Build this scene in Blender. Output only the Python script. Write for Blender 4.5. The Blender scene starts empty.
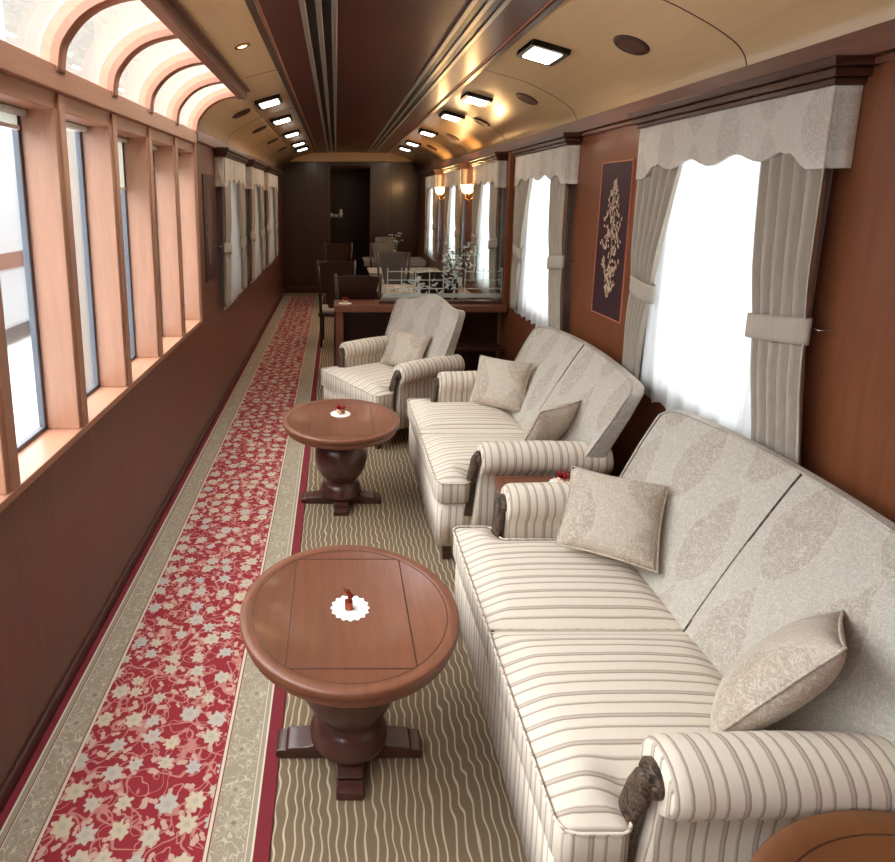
import bpy, bmesh, math, random
from mathutils import Vector, Matrix
PI = math.pi
R = random.Random(7)
scene = bpy.context.scene
C = scene.collection

# ------------------------------------------------------------------ materials
class NT:
    def __init__(s, name):
        s.m = bpy.data.materials.new(name); s.m.use_nodes = True
        s.t = s.m.node_tree; s.t.nodes.clear()
        s.out = s.n('ShaderNodeOutputMaterial')
    def n(s, kind, **kw):
        nd = s.t.nodes.new(kind)
        for k, v in kw.items(): setattr(nd, k, v)
        return nd
    def put(s, sock, v):
        if isinstance(v, bpy.types.NodeSocket): s.t.links.new(v, sock)
        else: sock.default_value = v
    def math(s, op, a, b=0.0, c=0.0, clamp=False):
        nd = s.n('ShaderNodeMath', operation=op, use_clamp=clamp)
        s.put(nd.inputs[0], a); s.put(nd.inputs[1], b); s.put(nd.inputs[2], c)
        return nd.outputs[0]
    def mix(s, f, a, b):
        nd = s.n('ShaderNodeMix', data_type='RGBA')
        s.put(nd.inputs[0], f); s.put(nd.inputs[6], a); s.put(nd.inputs[7], b)
        return nd.outputs[2]
    def coords(s, scale=(1, 1, 1), loc=(0, 0, 0), rot=(0, 0, 0), world=False):
        if world: src = s.n('ShaderNodeNewGeometry').outputs['Position']
        else: src = s.n('ShaderNodeTexCoord').outputs['Object']
        mp = s.n('ShaderNodeMapping')
        s.t.links.new(src, mp.inputs[0])
        mp.inputs[1].default_value = loc; mp.inputs[2].default_value = rot; mp.inputs[3].default_value = scale
        return mp.outputs[0]
    def xyz(s, v):
        nd = s.n('ShaderNodeSeparateXYZ'); s.put(nd.inputs[0], v)
        return nd.outputs
    def comb(s, x, y, z=0.0):
        nd = s.n('ShaderNodeCombineXYZ')
        s.put(nd.inputs[0], x); s.put(nd.inputs[1], y); s.put(nd.inputs[2], z)
        return nd.outputs[0]
    def noise(s, v, scale, detail=3, rough=.5, dist=0.0, dim='3D'):
        nd = s.n('ShaderNodeTexNoise', noise_dimensions=dim)
        s.put(nd.inputs['Vector'], v); nd.inputs['Scale'].default_value = scale
        nd.inputs['Detail'].default_value = detail; nd.inputs['Roughness'].default_value = rough
        nd.inputs['Distortion'].default_value = dist
        return nd.outputs[0]
    def ramp(s, f, stops, interp='LINEAR'):
        nd = s.n('ShaderNodeValToRGB'); cr = nd.color_ramp; cr.interpolation = interp
        while len(cr.elements) < len(stops): cr.elements.new(.5)
        for e, (p, c) in zip(cr.elements, stops): e.position = p; e.color = (*c, 1) if len(c) == 3 else c
        s.put(nd.inputs[0], f)
        return nd.outputs[0]
    def bsdf(s, color, rough=.5, bump=None, bstr=.2, bdist=.002, **kw):
        p = s.n('ShaderNodeBsdfPrincipled')
        s.put(p.inputs['Base Color'], color if isinstance(color, bpy.types.NodeSocket) else (*color, 1))
        s.put(p.inputs['Roughness'], rough)
        for k, v in kw.items(): s.put(p.inputs[k.replace('_', ' ')], v)
        if bump is not None:
            b = s.n('ShaderNodeBump'); b.inputs['Strength'].default_value = bstr; b.inputs['Distance'].default_value = bdist
            s.put(b.inputs['Height'], bump); s.t.links.new(b.outputs[0], p.inputs['Normal'])
        s.t.links.new(p.outputs[0], s.out.inputs[0])
        return s.m

def lin(r, g, b):
    return tuple(((c/255)/12.92 if c/255 <= .04045 else ((c/255+.055)/1.055)**2.4) for c in (r, g, b))

def wood(name, col, grain='z', rough=.35, var=.35, coat=.3, scale=1.0):
    s = NT(name)
    sc = {'x': (1.2, 14, 14), 'y': (14, 1.2, 14), 'z': (14, 14, 1.2)}[grain]
    v = s.coords(scale=tuple(c*scale for c in sc))
    n1 = s.noise(v, 2.2, 5, .6, .6)
    n2 = s.noise(v, 14, 2, .5)
    f = s.math('ADD', s.math('MULTIPLY', n1, .75), s.math('MULTIPLY', n2, .25))
    d = tuple(c*(1-var) for c in col); l = tuple(min(1, c*(1+var)) for c in col)
    c = s.ramp(f, [(.3, d), (.7, l)])
    return s.bsdf(c, rough, Coat_Weight=coat, Coat_Roughness=.15)

M = {}
M['wall'] = wood('mahogany_wall', lin(122, 70, 43), 'z', .36, .16, .2)
M['wall_l'] = wood('mahogany_dado', lin(114, 70, 56), 'z', .42, .14, .15)
M['post'] = wood('window_wood', lin(178, 130, 104), 'z', .4, .12, .15)
M['post_y'] = wood('rail_wood', lin(172, 122, 96), 'y', .4, .12, .15)
M['rib_wood'] = wood('rib_wood', lin(150, 96, 70), 'y', .4, .12, .15)
M['rail_d'] = wood('cornice_wood', lin(118, 76, 60), 'y', .38, .15, .2)
M['dark'] = wood('dark_wood', lin(56, 30, 22), 'z', .35, .25, .3)
M['dark_y'] = wood('dark_trim', lin(72, 40, 30), 'y', .35, .2, .3)
M['panel'] = wood('lacquered_ceiling_panel', lin(84, 44, 32), 'y', .34, .12, .15)
M['veneer'] = wood('ceiling_veneer', lin(214, 180, 134), 'y', .3, .06, .25, .7)
M['table'] = wood('table_wood', lin(116, 68, 46), 'y', .46, .2, .12)
M['table_dk'] = wood('table_base_wood', lin(74, 40, 32), 'z', .32, .25, .4)
M['table_w'] = wood('warm_table_wood', lin(120, 74, 42), 'y', .4, .15, .2)
M['chair_wood'] = wood('dining_chair_wood', lin(48, 26, 20), 'z', .35, .25, .3)
M['inlay'] = wood('inlay_wood', lin(70, 36, 26), 'y', .4, .1, .1)
def carved():
    s = NT('carved_wood'); v = s.coords(); n = s.noise(v, 55, 2, .5, 1.5)
    return s.bsdf(s.ramp(n, [(.35, lin(36, 25, 18)), (.65, lin(96, 72, 54))]), .5, bump=n, bstr=.9, bdist=.008)
M['carved'] = carved()

def plain(name, col, rough=.5, **kw):
    return NT(name).bsdf(col, rough, **kw)
M['black'] = plain('black_enamel', (.01, .009, .008), .3)
M['steel'] = plain('pale_aluminium', lin(190, 182, 170), .3, Metallic=.7)
M['brass'] = plain('brass', lin(190, 150, 80), .25, Metallic=1.0)
M['chrome'] = plain('steel_hook', lin(190, 190, 190), .2, Metallic=1.0)
M['window_metal'] = plain('blue_grey_frame', lin(92, 94, 102), .4)
M['white_foil'] = plain('white_paper', lin(244, 238, 232), .7)
M['red_foil'] = plain('red_foil', lin(150, 24, 34), .25, Metallic=.4)
M['brown_foil'] = plain('copper_foil', lin(150, 66, 40), .25, Metallic=.6)
M['pearl'] = plain('pearl_inlay', lin(214, 190, 160), .4)
M['pearl_edge'] = plain('copper_fillet', lin(196, 122, 96), .4)
M['picture'] = plain('aubergine_panel', lin(62, 36, 42), .35)
M['linen_w'] = plain('table_linen', lin(165, 156, 146), .8)
M['porcelain'] = plain('porcelain', lin(230, 226, 220), .25)
M['leafy'] = plain('flower_stem', lin(70, 80, 50), .6)

def fabric_bump(s, v, sc=900):
    return s.noise(v, sc, 2, .5)

def stripes(name, axis):
    s = NT(name)
    v = s.coords()
    q = s.xyz(v)
    nrm = s.xyz(s.n('ShaderNodeTexCoord').outputs['Normal'])
    side = s.math('GREATER_THAN', s.math('ABSOLUTE', nrm[axis]), .75)
    x = s.math('ADD', s.math('MULTIPLY', q[axis], s.math('SUBTRACT', 1.0, side)), s.math('MULTIPLY', q[1-axis], side))
    wob = s.math('MULTIPLY', s.noise(v, 6, 2), .006)
    P = .074
    t = s.math('FRACT', s.math('ADD', s.math('DIVIDE', s.math('ADD', x, wob), P), 40.2))
    cream = lin(224, 210, 192); tau = lin(146, 124, 108); mid = lin(196, 180, 162)
    c = s.ramp(t, [(0, cream), (.12, cream), (.17, lin(166, 144, 128)), (.20, mid), (.26, lin(188, 170, 154)), (.30, lin(134, 112, 98)), (.335, cream), (.60, cream), (.65, mid), (.71, lin(152, 132, 116)), (.745, cream)])
    n = s.noise(v, 60, 3)
    c = s.mix(s.math('MULTIPLY', n, .12), c, (*tau, 1))
    return s.bsdf(c, .85, bump=s.noise(v, 700, 2), bstr=.25, bdist=.001, Sheen_Weight=.1)
M['stripe_x'] = stripes('striped_upholstery_length', 0)
M['stripe_y'] = stripes('striped_upholstery_depth', 1)

def damask(name, ax, ay, base, dark, light, pu=.25, pv=.36, grain=30.0):
    s = NT(name)
    v = s.coords(); q = s.xyz(v)
    u = s.math('DIVIDE', q[ax], pu); w = s.math('DIVIDE', q[ay], pv)
    u = s.math('ADD', u, 20.0); w = s.math('ADD', w, 20.0)
    col = s.math('FLOOR', u)
    par = s.math('MULTIPLY', s.math('MODULO', col, 2.0), .5)
    fu = s.math('ABSOLUTE', s.math('SUBTRACT', s.math('FRACT', u), .5))
    t = s.math('FRACT', s.math('ADD', w, par))
    nz = s.noise(v, 14, 3, .6)
    wid = s.math('MULTIPLY', s.math('POWER', s.math('MAXIMUM', s.math('SINE', s.math('MULTIPLY', t, PI)), 0.0001), .75), s.math('SUBTRACT', .52, s.math('MULTIPLY', t, .34)))
    wid = s.math('ADD', wid, s.math('MULTIPLY', s.math('SUBTRACT', nz, .5), .16))
    d = s.math('SUBTRACT', wid, fu)
    mot = s.math('MULTIPLY', d, 18.0, clamp=True)
    line = s.math('SUBTRACT', 1.0, s.math('MULTIPLY', s.math('ABSOLUTE', s.math('SUBTRACT', d, .03)), 45.0), clamp=True)
    n = s.noise(v, grain, 3, .55, 2.2)
    cur = s.math('SUBTRACT', 1.0, s.math('MULTIPLY', s.math('ABSOLUTE', s.math('SUBTRACT', n, .5)), 26.0), clamp=True)
    n2 = s.noise(v, grain*2.6, 2, .5, 1.0)
    cur2 = s.math('SUBTRACT', 1.0, s.math('MULTIPLY', s.math('ABSOLUTE', s.math('SUBTRACT', n2, .5)), 20.0), clamp=True)
    c = s.mix(s.math('MULTIPLY', mot, s.math('ADD', .25, s.math('MULTIPLY', s.noise(v, 26, 3), .55))), (*base, 1), (*dark, 1))
    c = s.mix(s.math('MULTIPLY', cur, .7), c, (*light, 1))
    c = s.mix(s.math('MULTIPLY', cur2, .45), c, (*light, 1))
    c = s.mix(s.math('MULTIPLY', line, .3), c, (*light, 1))
    return s.bsdf(c, .8, bump=s.noise(v, 500, 2), bstr=.2, bdist=.001, Sheen_Weight=.1)
M['damask'] = damask('damask_upholstery', 0, 2, lin(174, 165, 151), lin(150, 133, 118), lin(206, 197, 183))
M['damask_p'] = damask('damask_pillow', 0, 1, lin(184, 168, 150), lin(150, 130, 112), lin(214, 200, 184), .26, .34, 26)
M['damask_v'] = damask('damask_valance', 1, 2, lin(196, 186, 172), lin(168, 154, 140), lin(220, 212, 200), .22, .3, 36)

def drape_mat(name, col):
    s = NT(name); v = s.coords(scale=(1, 1, .06))
    n = s.noise(v, 120, 3)
    c = s.mix(n, (*[k*.8 for k in col], 1), (*[min(1, k*1.15) for k in col], 1))
    return s.bsdf(c, .8, Sheen_Weight=.15)
M['drape'] = drape_mat('drape_linen', lin(172, 160, 144))

def sheer_mat():
    s = NT('sheer_voile')
    tr = s.n('ShaderNodeBsdfTranslucent'); tr.inputs[0].default_value = (.46, .46, .455, 1)
    df = s.n('ShaderNodeBsdfDiffuse'); df.inputs[0].default_value = (.93, .92, .9, 1)
    tp = s.n('ShaderNodeBsdfTransparent'); tp.inputs[0].default_value = (1, 1, 1, 1)
    m1 = s.n('ShaderNodeMixShader'); m1.inputs[0].default_value = .62
    s.t.links.new(df.outputs[0], m1.inputs[1]); s.t.links.new(tr.outputs[0], m1.inputs[2])
    m2 = s.n('ShaderNodeMixShader'); m2.inputs[0].default_value = .02
    s.t.links.new(m1.outputs[0], m2.inputs[1]); s.t.links.new(tp.outputs[0], m2.inputs[2])
    s.t.links.new(m2.outputs[0], s.out.inputs[0])
    return s.m
M['sheer'] = sheer_mat()

def glass_mat(name, tint=(.97, .985, .98), refl=.35):
    s = NT(name)
    tp = s.n('ShaderNodeBsdfTransparent'); tp.inputs[0].default_value = (*tint, 1)
    gl = s.n('ShaderNodeBsdfGlossy'); gl.inputs['Roughness'].default_value = .02
    fr = s.n('ShaderNodeFresnel'); fr.inputs[0].default_value = 1.45
    mx = s.n('ShaderNodeMixShader')
    s.t.links.new(s.math('MULTIPLY', fr.outputs[0], refl), mx.inputs[0])
    s.t.links.new(tp.outputs[0], mx.inputs[1]); s.t.links.new(gl.outputs[0], mx.inputs[2])
    s.t.links.new(mx.outputs[0], s.out.inputs[0])
    return s.m
M['glass'] = glass_mat('window_glass')
M['glass2'] = glass_mat('partition_glass', (.93, .96, .95))
def frosted():
    s = NT('etched_glass')
    tp = s.n('ShaderNodeBsdfTransparent'); tp.inputs[0].default_value = (.9, .95, .95, 1)
    df = s.n('ShaderNodeBsdfDiffuse'); df.inputs[0].default_value = (.72, .76, .76, 1)
    tl = s.n('ShaderNodeBsdfTranslucent'); tl.inputs[0].default_value = (.8, .84, .84, 1)
    a = s.n('ShaderNodeAddShader'); s.t.links.new(df.outputs[0], a.inputs[0]); s.t.links.new(tl.outputs[0], a.inputs[1])
    mx = s.n('ShaderNodeMixShader'); mx.inputs[0].default_value = .17
    s.t.links.new(tp.outputs[0], mx.inputs[1]); s.t.links.new(a.outputs[0], mx.inputs[2])
    s.t.links.new(mx.outputs[0], s.out.inputs[0])
    return s.m
M['etched'] = frosted()
def blind_mat():
    s = NT('blind_cloth')
    df = s.n('ShaderNodeBsdfDiffuse'); df.inputs[0].default_value = (.85, .83, .77, 1)
    tl = s.n('ShaderNodeBsdfTranslucent'); tl.inputs[0].default_value = (.8, .8, .74, 1)
    mx = s.n('ShaderNodeMixShader'); mx.inputs[0].default_value = .45
    s.t.links.new(df.outputs[0], mx.inputs[1]); s.t.links.new(tl.outputs[0], mx.inputs[2])
    s.t.links.new(mx.outputs[0], s.out.inputs[0])
    return s.m
M['blind'] = blind_mat()
def emit(name, col, st):
    s = NT(name); e = s.n('ShaderNodeEmission'); e.inputs[0].default_value = (*col, 1); e.inputs[1].default_value = st
    s.t.links.new(e.outputs[0], s.out.inputs[0]); return s.m
M['lamp'] = emit('lamp_diffuser', (1, .93, .82), 9)
M['sconce'] = emit('sconce_glass', (1, .62, .25), 9)
M['bulb'] = emit('small_bulb', (1, .7, .4), 4)

def floor_mat():
    s = NT('wavy_carpet')
    v = s.coords(); q = s.xyz(v)
    y = q[1]
    n1 = s.noise(s.comb(s.math('MULTIPLY', q[0], 5.0), s.math('MULTIPLY', y, 2.2)), 1.0, 2)
    w1 = s.math('MULTIPLY', s.math('SINE', s.math('ADD', s.math('MULTIPLY', y, 62.0), s.math('MULTIPLY', n1, 26.0))), .0030)
    x = s.math('ADD', s.math('ADD', q[0], w1), s.math('MULTIPLY', n1, .07))
    P = .027
    t = s.math('FRACT', s.math('ADD', s.math('DIVIDE', x, P), 90.0))
    tri = s.math('ABSOLUTE', s.math('SUBTRACT', t, .5))
    line = s.math('SUBTRACT', 1.0, s.math('MULTIPLY', s.math('SUBTRACT', tri, .06), 14.0), clamp=True)
    n2 = s.noise(v, 5, 2)
    base = s.mix(n2, (*lin(120, 98, 74), 1), (*lin(138, 115, 88), 1))
    c = s.mix(line, base, (*lin(208, 190, 160), 1))
    fz = s.noise(v, 350, 2)
    c = s.mix(s.math('MULTIPLY', fz, .3), c, (*lin(90, 74, 58), 1))
    return s.bsdf(c, .95, bump=fz, bstr=.5, bdist=.004)
M['floor'] = floor_mat()

def runner_mat():
    s = NT('floral_runner')
    v = s.coords(); q = s.xyz(v); x, y = q[0], q[1]
    X0, X1 = -1.03, -.19
    t = s.math('DIVIDE', s.math('SUBTRACT', x, X0), X1-X0)
    f = lambda a: (a-X0)/(X1-X0)
    red = lin(150, 30, 44); dred = lin(122, 26, 38); bor = lin(164, 148, 126); cream = lin(220, 206, 182)
    base = s.ramp(t, [(0, dred), (f(-.992), cream), (f(-.986), bor), (f(-.970), dred), (f(-.967), cream), (f(-.963), bor),
                      (f(-.874), dred), (f(-.870), cream), (f(-.861), red), (f(-.378), cream), (f(-.370), dred), (f(-.366), bor),
                      (f(-.262), cream), (f(-.258), bor), (f(-.244), cream), (f(-.238), dred)], 'CONSTANT')
    infield = s.math('MULTIPLY', s.math('GREATER_THAN', x, -.859), s.math('LESS_THAN', x, -.381))
    inb = s.math('ADD', s.math('MULTIPLY', s.math('GREATER_THAN', x, -.961), s.math('LESS_THAN', x, -.878)),
                 s.math('MULTIPLY', s.math('GREATER_THAN', x, -.362), s.math('LESS_THAN', x, -.264)))
    def vor(scale, rnd, off=0.0, feat='F1'):
        vv = s.comb(s.math('ADD', s.math('MULTIPLY', x, scale), off), s.math('MULTIPLY', y, scale))
        nd = s.n('ShaderNodeTexVoronoi', voronoi_dimensions='2D', feature=feat)
        s.put(nd.inputs['Vector'], vv); nd.inputs['Scale'].default_value = 1.0; nd.inputs['Randomness'].default_value = rnd
        return vv, nd
    def flower(scale, rnd, off, r0, amp, k, thr=0.0, rs=.12):
        vv, nd = vor(scale, rnd, off)
        sb = s.n('ShaderNodeVectorMath', operation='SUBTRACT'); s.put(sb.inputs[0], vv); s.put(sb.inputs[1], nd.outputs['Position'])
        d = s.xyz(sb.outputs[0]); cc = s.xyz(nd.outputs['Color'])
        ang = s.math('ARCTAN2', d[1], d[0])
        ang = s.math('ADD', s.math('MULTIPLY', ang, k), s.math('MULTIPLY', cc[1], 20.0))
        rad = s.math('ADD', s.math('ADD', r0, s.math('MULTIPLY', s.math('COSINE', ang), amp)), s.math('MULTIPLY', s.math('SUBTRACT', cc[0], .5), rs))
        rad = s.math('ADD', rad, s.math('MULTIPLY', s.math('SUBTRACT', s.noise(v, 75, 1), .5), .22))
        ln = nd.outputs['Distance']
        mk = s.math('MULTIPLY', s.math('SUBTRACT', rad, ln), 22.0, clamp=True)
        if thr: mk = s.math('MULTIPLY', mk, s.math('GREATER_THAN', cc[2], thr))
        ctr = s.math('MULTIPLY', s.math('SUBTRACT', s.math('MULTIPLY', rad, .42), ln), 16.0, clamp=True)
        return mk, ctr, cc
    wx = s.math('ADD', s.math('MULTIPLY', x, 1.0), s.math('MULTIPLY', s.noise(v, 9, 1), .06))
    nv = s.noise(s.comb(wx, y), 10.5, 0, .5, 1.2)
    vine = s.math('SUBTRACT', 1.0, s.math('MULTIPLY', s.math('SUBTRACT', s.math('ABSOLUTE', s.math('SUBTRACT', nv, .5)), .020), 50.0), clamp=True)
    nv2 = s.noise(v, 15, 0, .5, 1.5)
    vine2 = s.math('SUBTRACT', 1.0, s.math('MULTIPLY', s.math('SUBTRACT', s.math('ABSOLUTE', s.math('SUBTRACT', nv2, .56)), .018), 50.0), clamp=True)
    pink = (*lin(196, 128, 116), 1)
    fc = s.mix(s.math('MULTIPLY', s.math('MAXIMUM', vine, vine2), infield), base, pink)
    l1, _, _ = flower(21, .9, 3.3, .26, .11, 2.0, .3)
    fc = s.mix(s.math('MULTIPLY', l1, infield), fc, (*lin(204, 164, 144), 1))
    m1, c1, cc = flower(10.4, .6, 0.0, .29, .045, 7.0)
    pet = s.mix(cc[2], (*lin(208, 188, 156), 1), (*lin(188, 180, 172), 1))
    pet = s.mix(s.math('MULTIPLY', c1, .8), pet, (*lin(182, 168, 156), 1))
    fc = s.mix(s.math('MULTIPLY', m1, infield), fc, pet)
    # borders
    b1 = s.noise(v, 22, 0, .5, 2.4)
    sc1 = s.math('SUBTRACT', 1.0, s.math('MULTIPLY', s.math('SUBTRACT', s.math('ABSOLUTE', s.math('SUBTRACT', b1, .5)), .02), 35.0), clamp=True)
    m2, c2, cc2 = flower(8.2, .25, 1.7, .20, .03, 6.0, .3, .08)
    fc = s.mix(s.math('MULTIPLY', s.math('MULTIPLY', sc1, inb), .75), fc, (*lin(212, 198, 170), 1))
    fc = s.mix(s.math('MULTIPLY', s.math('MULTIPLY', m2, inb), .55), fc, (*lin(186, 170, 148), 1))
    fc = s.mix(s.math('MULTIPLY', s.math('MULTIPLY', c2, m2), s.math('MULTIPLY', inb, .7)), fc, (*lin(112, 92, 78), 1))
    fz = s.noise(v, 420, 2)
    fc = s.mix(s.math('MULTIPLY', fz, .25), fc, (*lin(80, 50, 44), 1))
    return s.bsdf(fc, .95, bump=fz, bstr=.4, bdist=.003)
M['runner'] = runner_mat()

# ------------------------------------------------------------------ mesh helpers
class MB:
    def __init__(s): s.V = []; s.F = []; s.S = []
    def add(s, V, F, smooth=False):
        o = len(s.V); s.V += [tuple(v) for v in V]
        for f in F: s.F.append(tuple(i+o for i in f)); s.S.append(smooth)
        return s
    def box(s, x0, x1, y0, y1, z0, z1):
        V = [(x, y, z) for z in (z0, z1) for y in (y0, y1) for x in (x0, x1)]
        return s.add(V, [(0, 2, 3, 1), (4, 5, 7, 6), (0, 1, 5, 4), (2, 6, 7, 3), (0, 4, 6, 2), (1, 3, 7, 5)])
    def prism(s, poly, fn, a, b, smooth=False):
        n = len(poly); V = [fn(p, a) for p in poly] + [fn(p, b) for p in poly]
        s.add(V, [tuple(range(n))[::-1], tuple(range(n, 2*n))])
        s.S[-1] = s.S[-2] = False
        o = len(s.V) - 2*n
        for i in range(n):
            j = (i+1) % n; s.F.append((o+i, o+j, o+n+j, o+n+i)); s.S.append(smooth)
        return s
    def lathe(s, prof, c=(0, 0, 0), n=48, smooth=True):
        V = []; F = []
        for r, z in prof:
            for i in range(n): V.append((c[0]+r*math.cos(2*PI*i/n), c[1]+r*math.sin(2*PI*i/n), c[2]+z))
        for k in range(len(prof)-1):
            for i in range(n):
                j = (i+1) % n; F.append((k*n+i, k*n+j, (k+1)*n+j, (k+1)*n+i))
        s.add(V, F, smooth)
        o = len(s.V) - len(V)
        s.F.append(tuple(o+i for i in range(n))[::-1]); s.S.append(False)
        s.F.append(tuple(o+(len(prof)-1)*n+i for i in range(n))); s.S.append(False)
        return s
    def rings(s, rings, smooth=True, cap=True):
        n = len(rings[0]); V = [p for r in rings for p in r]; F = []
        for k in range(len(rings)-1):
            for i in range(n):
                j = (i+1) % n; F.append((k*n+i, k*n+j, (k+1)*n+j, (k+1)*n+i))
        if cap: F += [tuple(range(n))[::-1], tuple((len(rings)-1)*n+i for i in range(n))]
        return s.add(V, F, smooth)
    def tube(s, path, rad, n=8, smooth=True, closed=False):
        P = [Vector(p) for p in path]; rr = rad if isinstance(rad, (list, tuple)) else [rad]*len(P)
        rings = []; up = Vector((0, 0, 1)); prev = None
        for i, p in enumerate(P):
            if closed: t = P[(i+1) % len(P)] - P[i-1]
            else: t = P[min(i+1, len(P)-1)] - P[max(i-1, 0)]
            t.normalize()
            a = prev if prev is not None else (t.cross(up) if abs(t.dot(up)) < .95 else t.cross(Vector((1, 0, 0))))
            a = (a - t*a.dot(t)).normalized(); b = t.cross(a); prev = a
            rings.append([p + (a*math.cos(2*PI*k/n) + b*math.sin(2*PI*k/n))*rr[i] for k in range(n)])
        if closed: rings.append(rings[0])
        return s.rings(rings, smooth, cap=not closed)
    def grid(s, fn, nu, nv, smooth=True):
        V = [fn(i/nu, j/nv) for j in range(nv+1) for i in range(nu+1)]
        F = [(j*(nu+1)+i, j*(nu+1)+i+1, (j+1)*(nu+1)+i+1, (j+1)*(nu+1)+i) for j in range(nv) for i in range(nu)]
        return s.add(V, F, smooth)
    def mesh(s, name):
        me = bpy.data.meshes.new(name); me.from_pydata(s.V, [], s.F)
        me.polygons.foreach_set('use_smooth', s.S)
        bm = bmesh.new(); bm.from_mesh(me); bmesh.ops.remove_doubles(bm, verts=bm.verts, dist=1e-6)
        bmesh.ops.recalc_face_normals(bm, faces=bm.faces)
        bm.to_mesh(me); bm.free(); me.update()
        return me
    def build(s, name, mat, parent=None, bevel=0, seg=2, solid=0, subsurf=0, **props):
        o = bpy.data.objects.new(name, s.mesh(name)); C.objects.link(o)
        o.data.materials.append(M[mat] if isinstance(mat, str) else mat)
        if parent is not None: o.parent = parent
        if solid:
            m = o.modifiers.new('solid', 'SOLIDIFY'); m.thickness = solid; m.offset = 0
        if bevel:
            m = o.modifiers.new('bevel', 'BEVEL'); m.width = bevel; m.segments = seg; m.limit_method = 'ANGLE'; m.angle_limit = .6
            for p in o.data.polygons: p.use_smooth = True
            m.harden_normals = True
        if subsurf:
            m = o.modifiers.new('sub', 'SUBSURF'); m.levels = subsurf; m.render_levels = subsurf
        for k, v in props.items(): o[k] = v
        return o

def thing(name, label, cat, loc=(0, 0, 0), rz=0, group=None):
    o = bpy.data.objects.new(name, None); C.objects.link(o); o.empty_display_size = .1
    o.location = loc; o.rotation_euler = (0, 0, rz); o['label'] = label; o['category'] = cat
    if group: o['group'] = group
    return o
def tag(o, label, cat, group=None):
    o['label'] = label; o['category'] = cat
    if group: o['group'] = group
    return o
def dup(root, label, loc=None, rz=None, group=None):
    r = root.copy(); C.objects.link(r)
    if loc is not None: r.location = loc
    if rz is not None: r.rotation_euler = (0, 0, rz)
    r['label'] = label
    if group: r['group'] = group
    for ch in list(root.children):
        c = ch.copy(); C.objects.link(c); c.parent = r
        for g in list(ch.children):
            d = g.copy(); C.objects.link(d); d.parent = c
    return r
def struct(o): o['kind'] = 'structure'; return o

# ------------------------------------------------------------------ setting
XL, XR, Y0, Y1, ZR = -1.03, 1.60, -1.6, 11.6, 2.33
XC = .285
struct(MB().box(XL-.2, XR+.2, Y0, Y1+2.2, -.12, 0).build('floor', 'floor'))

def wallmb(mb, xa, xb, ya, yb, z0, z1, ops):
    ops = sorted(ops); y = ya
    for (a, b, c, d) in ops:
        if a > y: mb.box(xa, xb, y, a, z0, z1)
        if c > z0: mb.box(xa, xb, a, b, z0, c)
        if d < z1: mb.box(xa, xb, a, b, d, z1)
        y = b
    if y < yb: mb.box(xa, xb, y, yb, z0, z1)
    return mb
SILL = .935; HEAD = 2.165
far_ends = [4.43-.54*k for k in range(10)]                     # far jamb of each observation opening
RW = [(a+.24, b-.16, .97, 2.12) for a, b in ((1.90, 3.08), (4.03, 5.16), (5.72, 6.75), (7.45, 8.5), (9.25, 10.3))]
LW = [(a+.28, b-.12, .97, 2.12) for a, b in ((5.2, 6.36), (6.84, 8.0), (8.46, 9.85))]
# left: dado below the observation windows, solid wall beyond
mb = MB(); mb.box(XL-.16, XL, Y0, 4.45, 0, SILL-.03)
struct(mb.build('wall_left', 'wall_l'))
mb = MB(); wallmb(mb, XL-.1, XL, 4.45, Y1, 0, ZR-.08, LW)
struct(mb.build('wall_left_rear', 'wall_l'))
mb = MB(); wallmb(mb, XR, XR+.1, Y0, Y1, 0, ZR, RW)
struct(mb.build('wall_right', 'wall'))
# back wall with a doorway into a dark pantry
mb = MB(); mb.box(XL-.1, -.11, Y1, Y1+.06, 0, 2.8); mb.box(.65, XR+.1, Y1, Y1+.06, 0, 2.8); mb.box(-.11, .65, Y1, Y1+.06, 2.39, 2.8)
struct(mb.build('wall_back', 'dark'))
mb = MB(); mb.box(-.5, -.45, Y1+.06, Y1+2, 0, 2.5); mb.box(1.0, 1.05, Y1+.06, Y1+2, 0, 2.5); mb.box(-.5, 1.05, Y1+2, Y1+2.05, 0, 2.5); mb.box(-.5, 1.05, Y1+.06, Y1+2.05, 2.5, 2.55)
struct(mb.build('wall_pantry', 'dark'))
mb = MB(); mb.box(-.15, -.11, Y1-.02, Y1, 0, 2.43); mb.box(.65, .69, Y1-.02, Y1, 0, 2.43); mb.box(-.11, .65, Y1-.02, Y1, 2.39, 2.43)
struct(mb.build('trim_1', 'dark_y', bevel=.004))
mb = MB()
for x in (-.62, -.36, 1.05): mb.box(x, x+.012, Y1-.012, Y1, .12, 2.5)
mb.box(XL, -.15, Y1-.02, Y1, 0, .12); mb.box(.69, XR, Y1-.02, Y1, 0, .12)
struct(mb.build('trim_2', 'dark_y', bevel=.003))
mb = MB(); mb.box(XL, XR, Y1-.16, Y1, 2.50, 2.78)
struct(mb.build('trim_3', 'veneer', bevel=.01))
mb = MB(); mb.box(XL-.2, XR+.2, Y0-.06, Y0, 0, 2.9)
struct(mb.build('wall_front', 'wall'))
# baseboards
mb = MB(); mb.box(XL, XL+.012, Y0, Y1, 0, .062)
struct(mb.build('baseboard_left', 'dark_y', bevel=.003))
mb = MB(); mb.box(XR-.015, XR, Y0, Y1, 0, .09)
struct(mb.build('baseboard_right', 'dark_y', bevel=.003))
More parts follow.
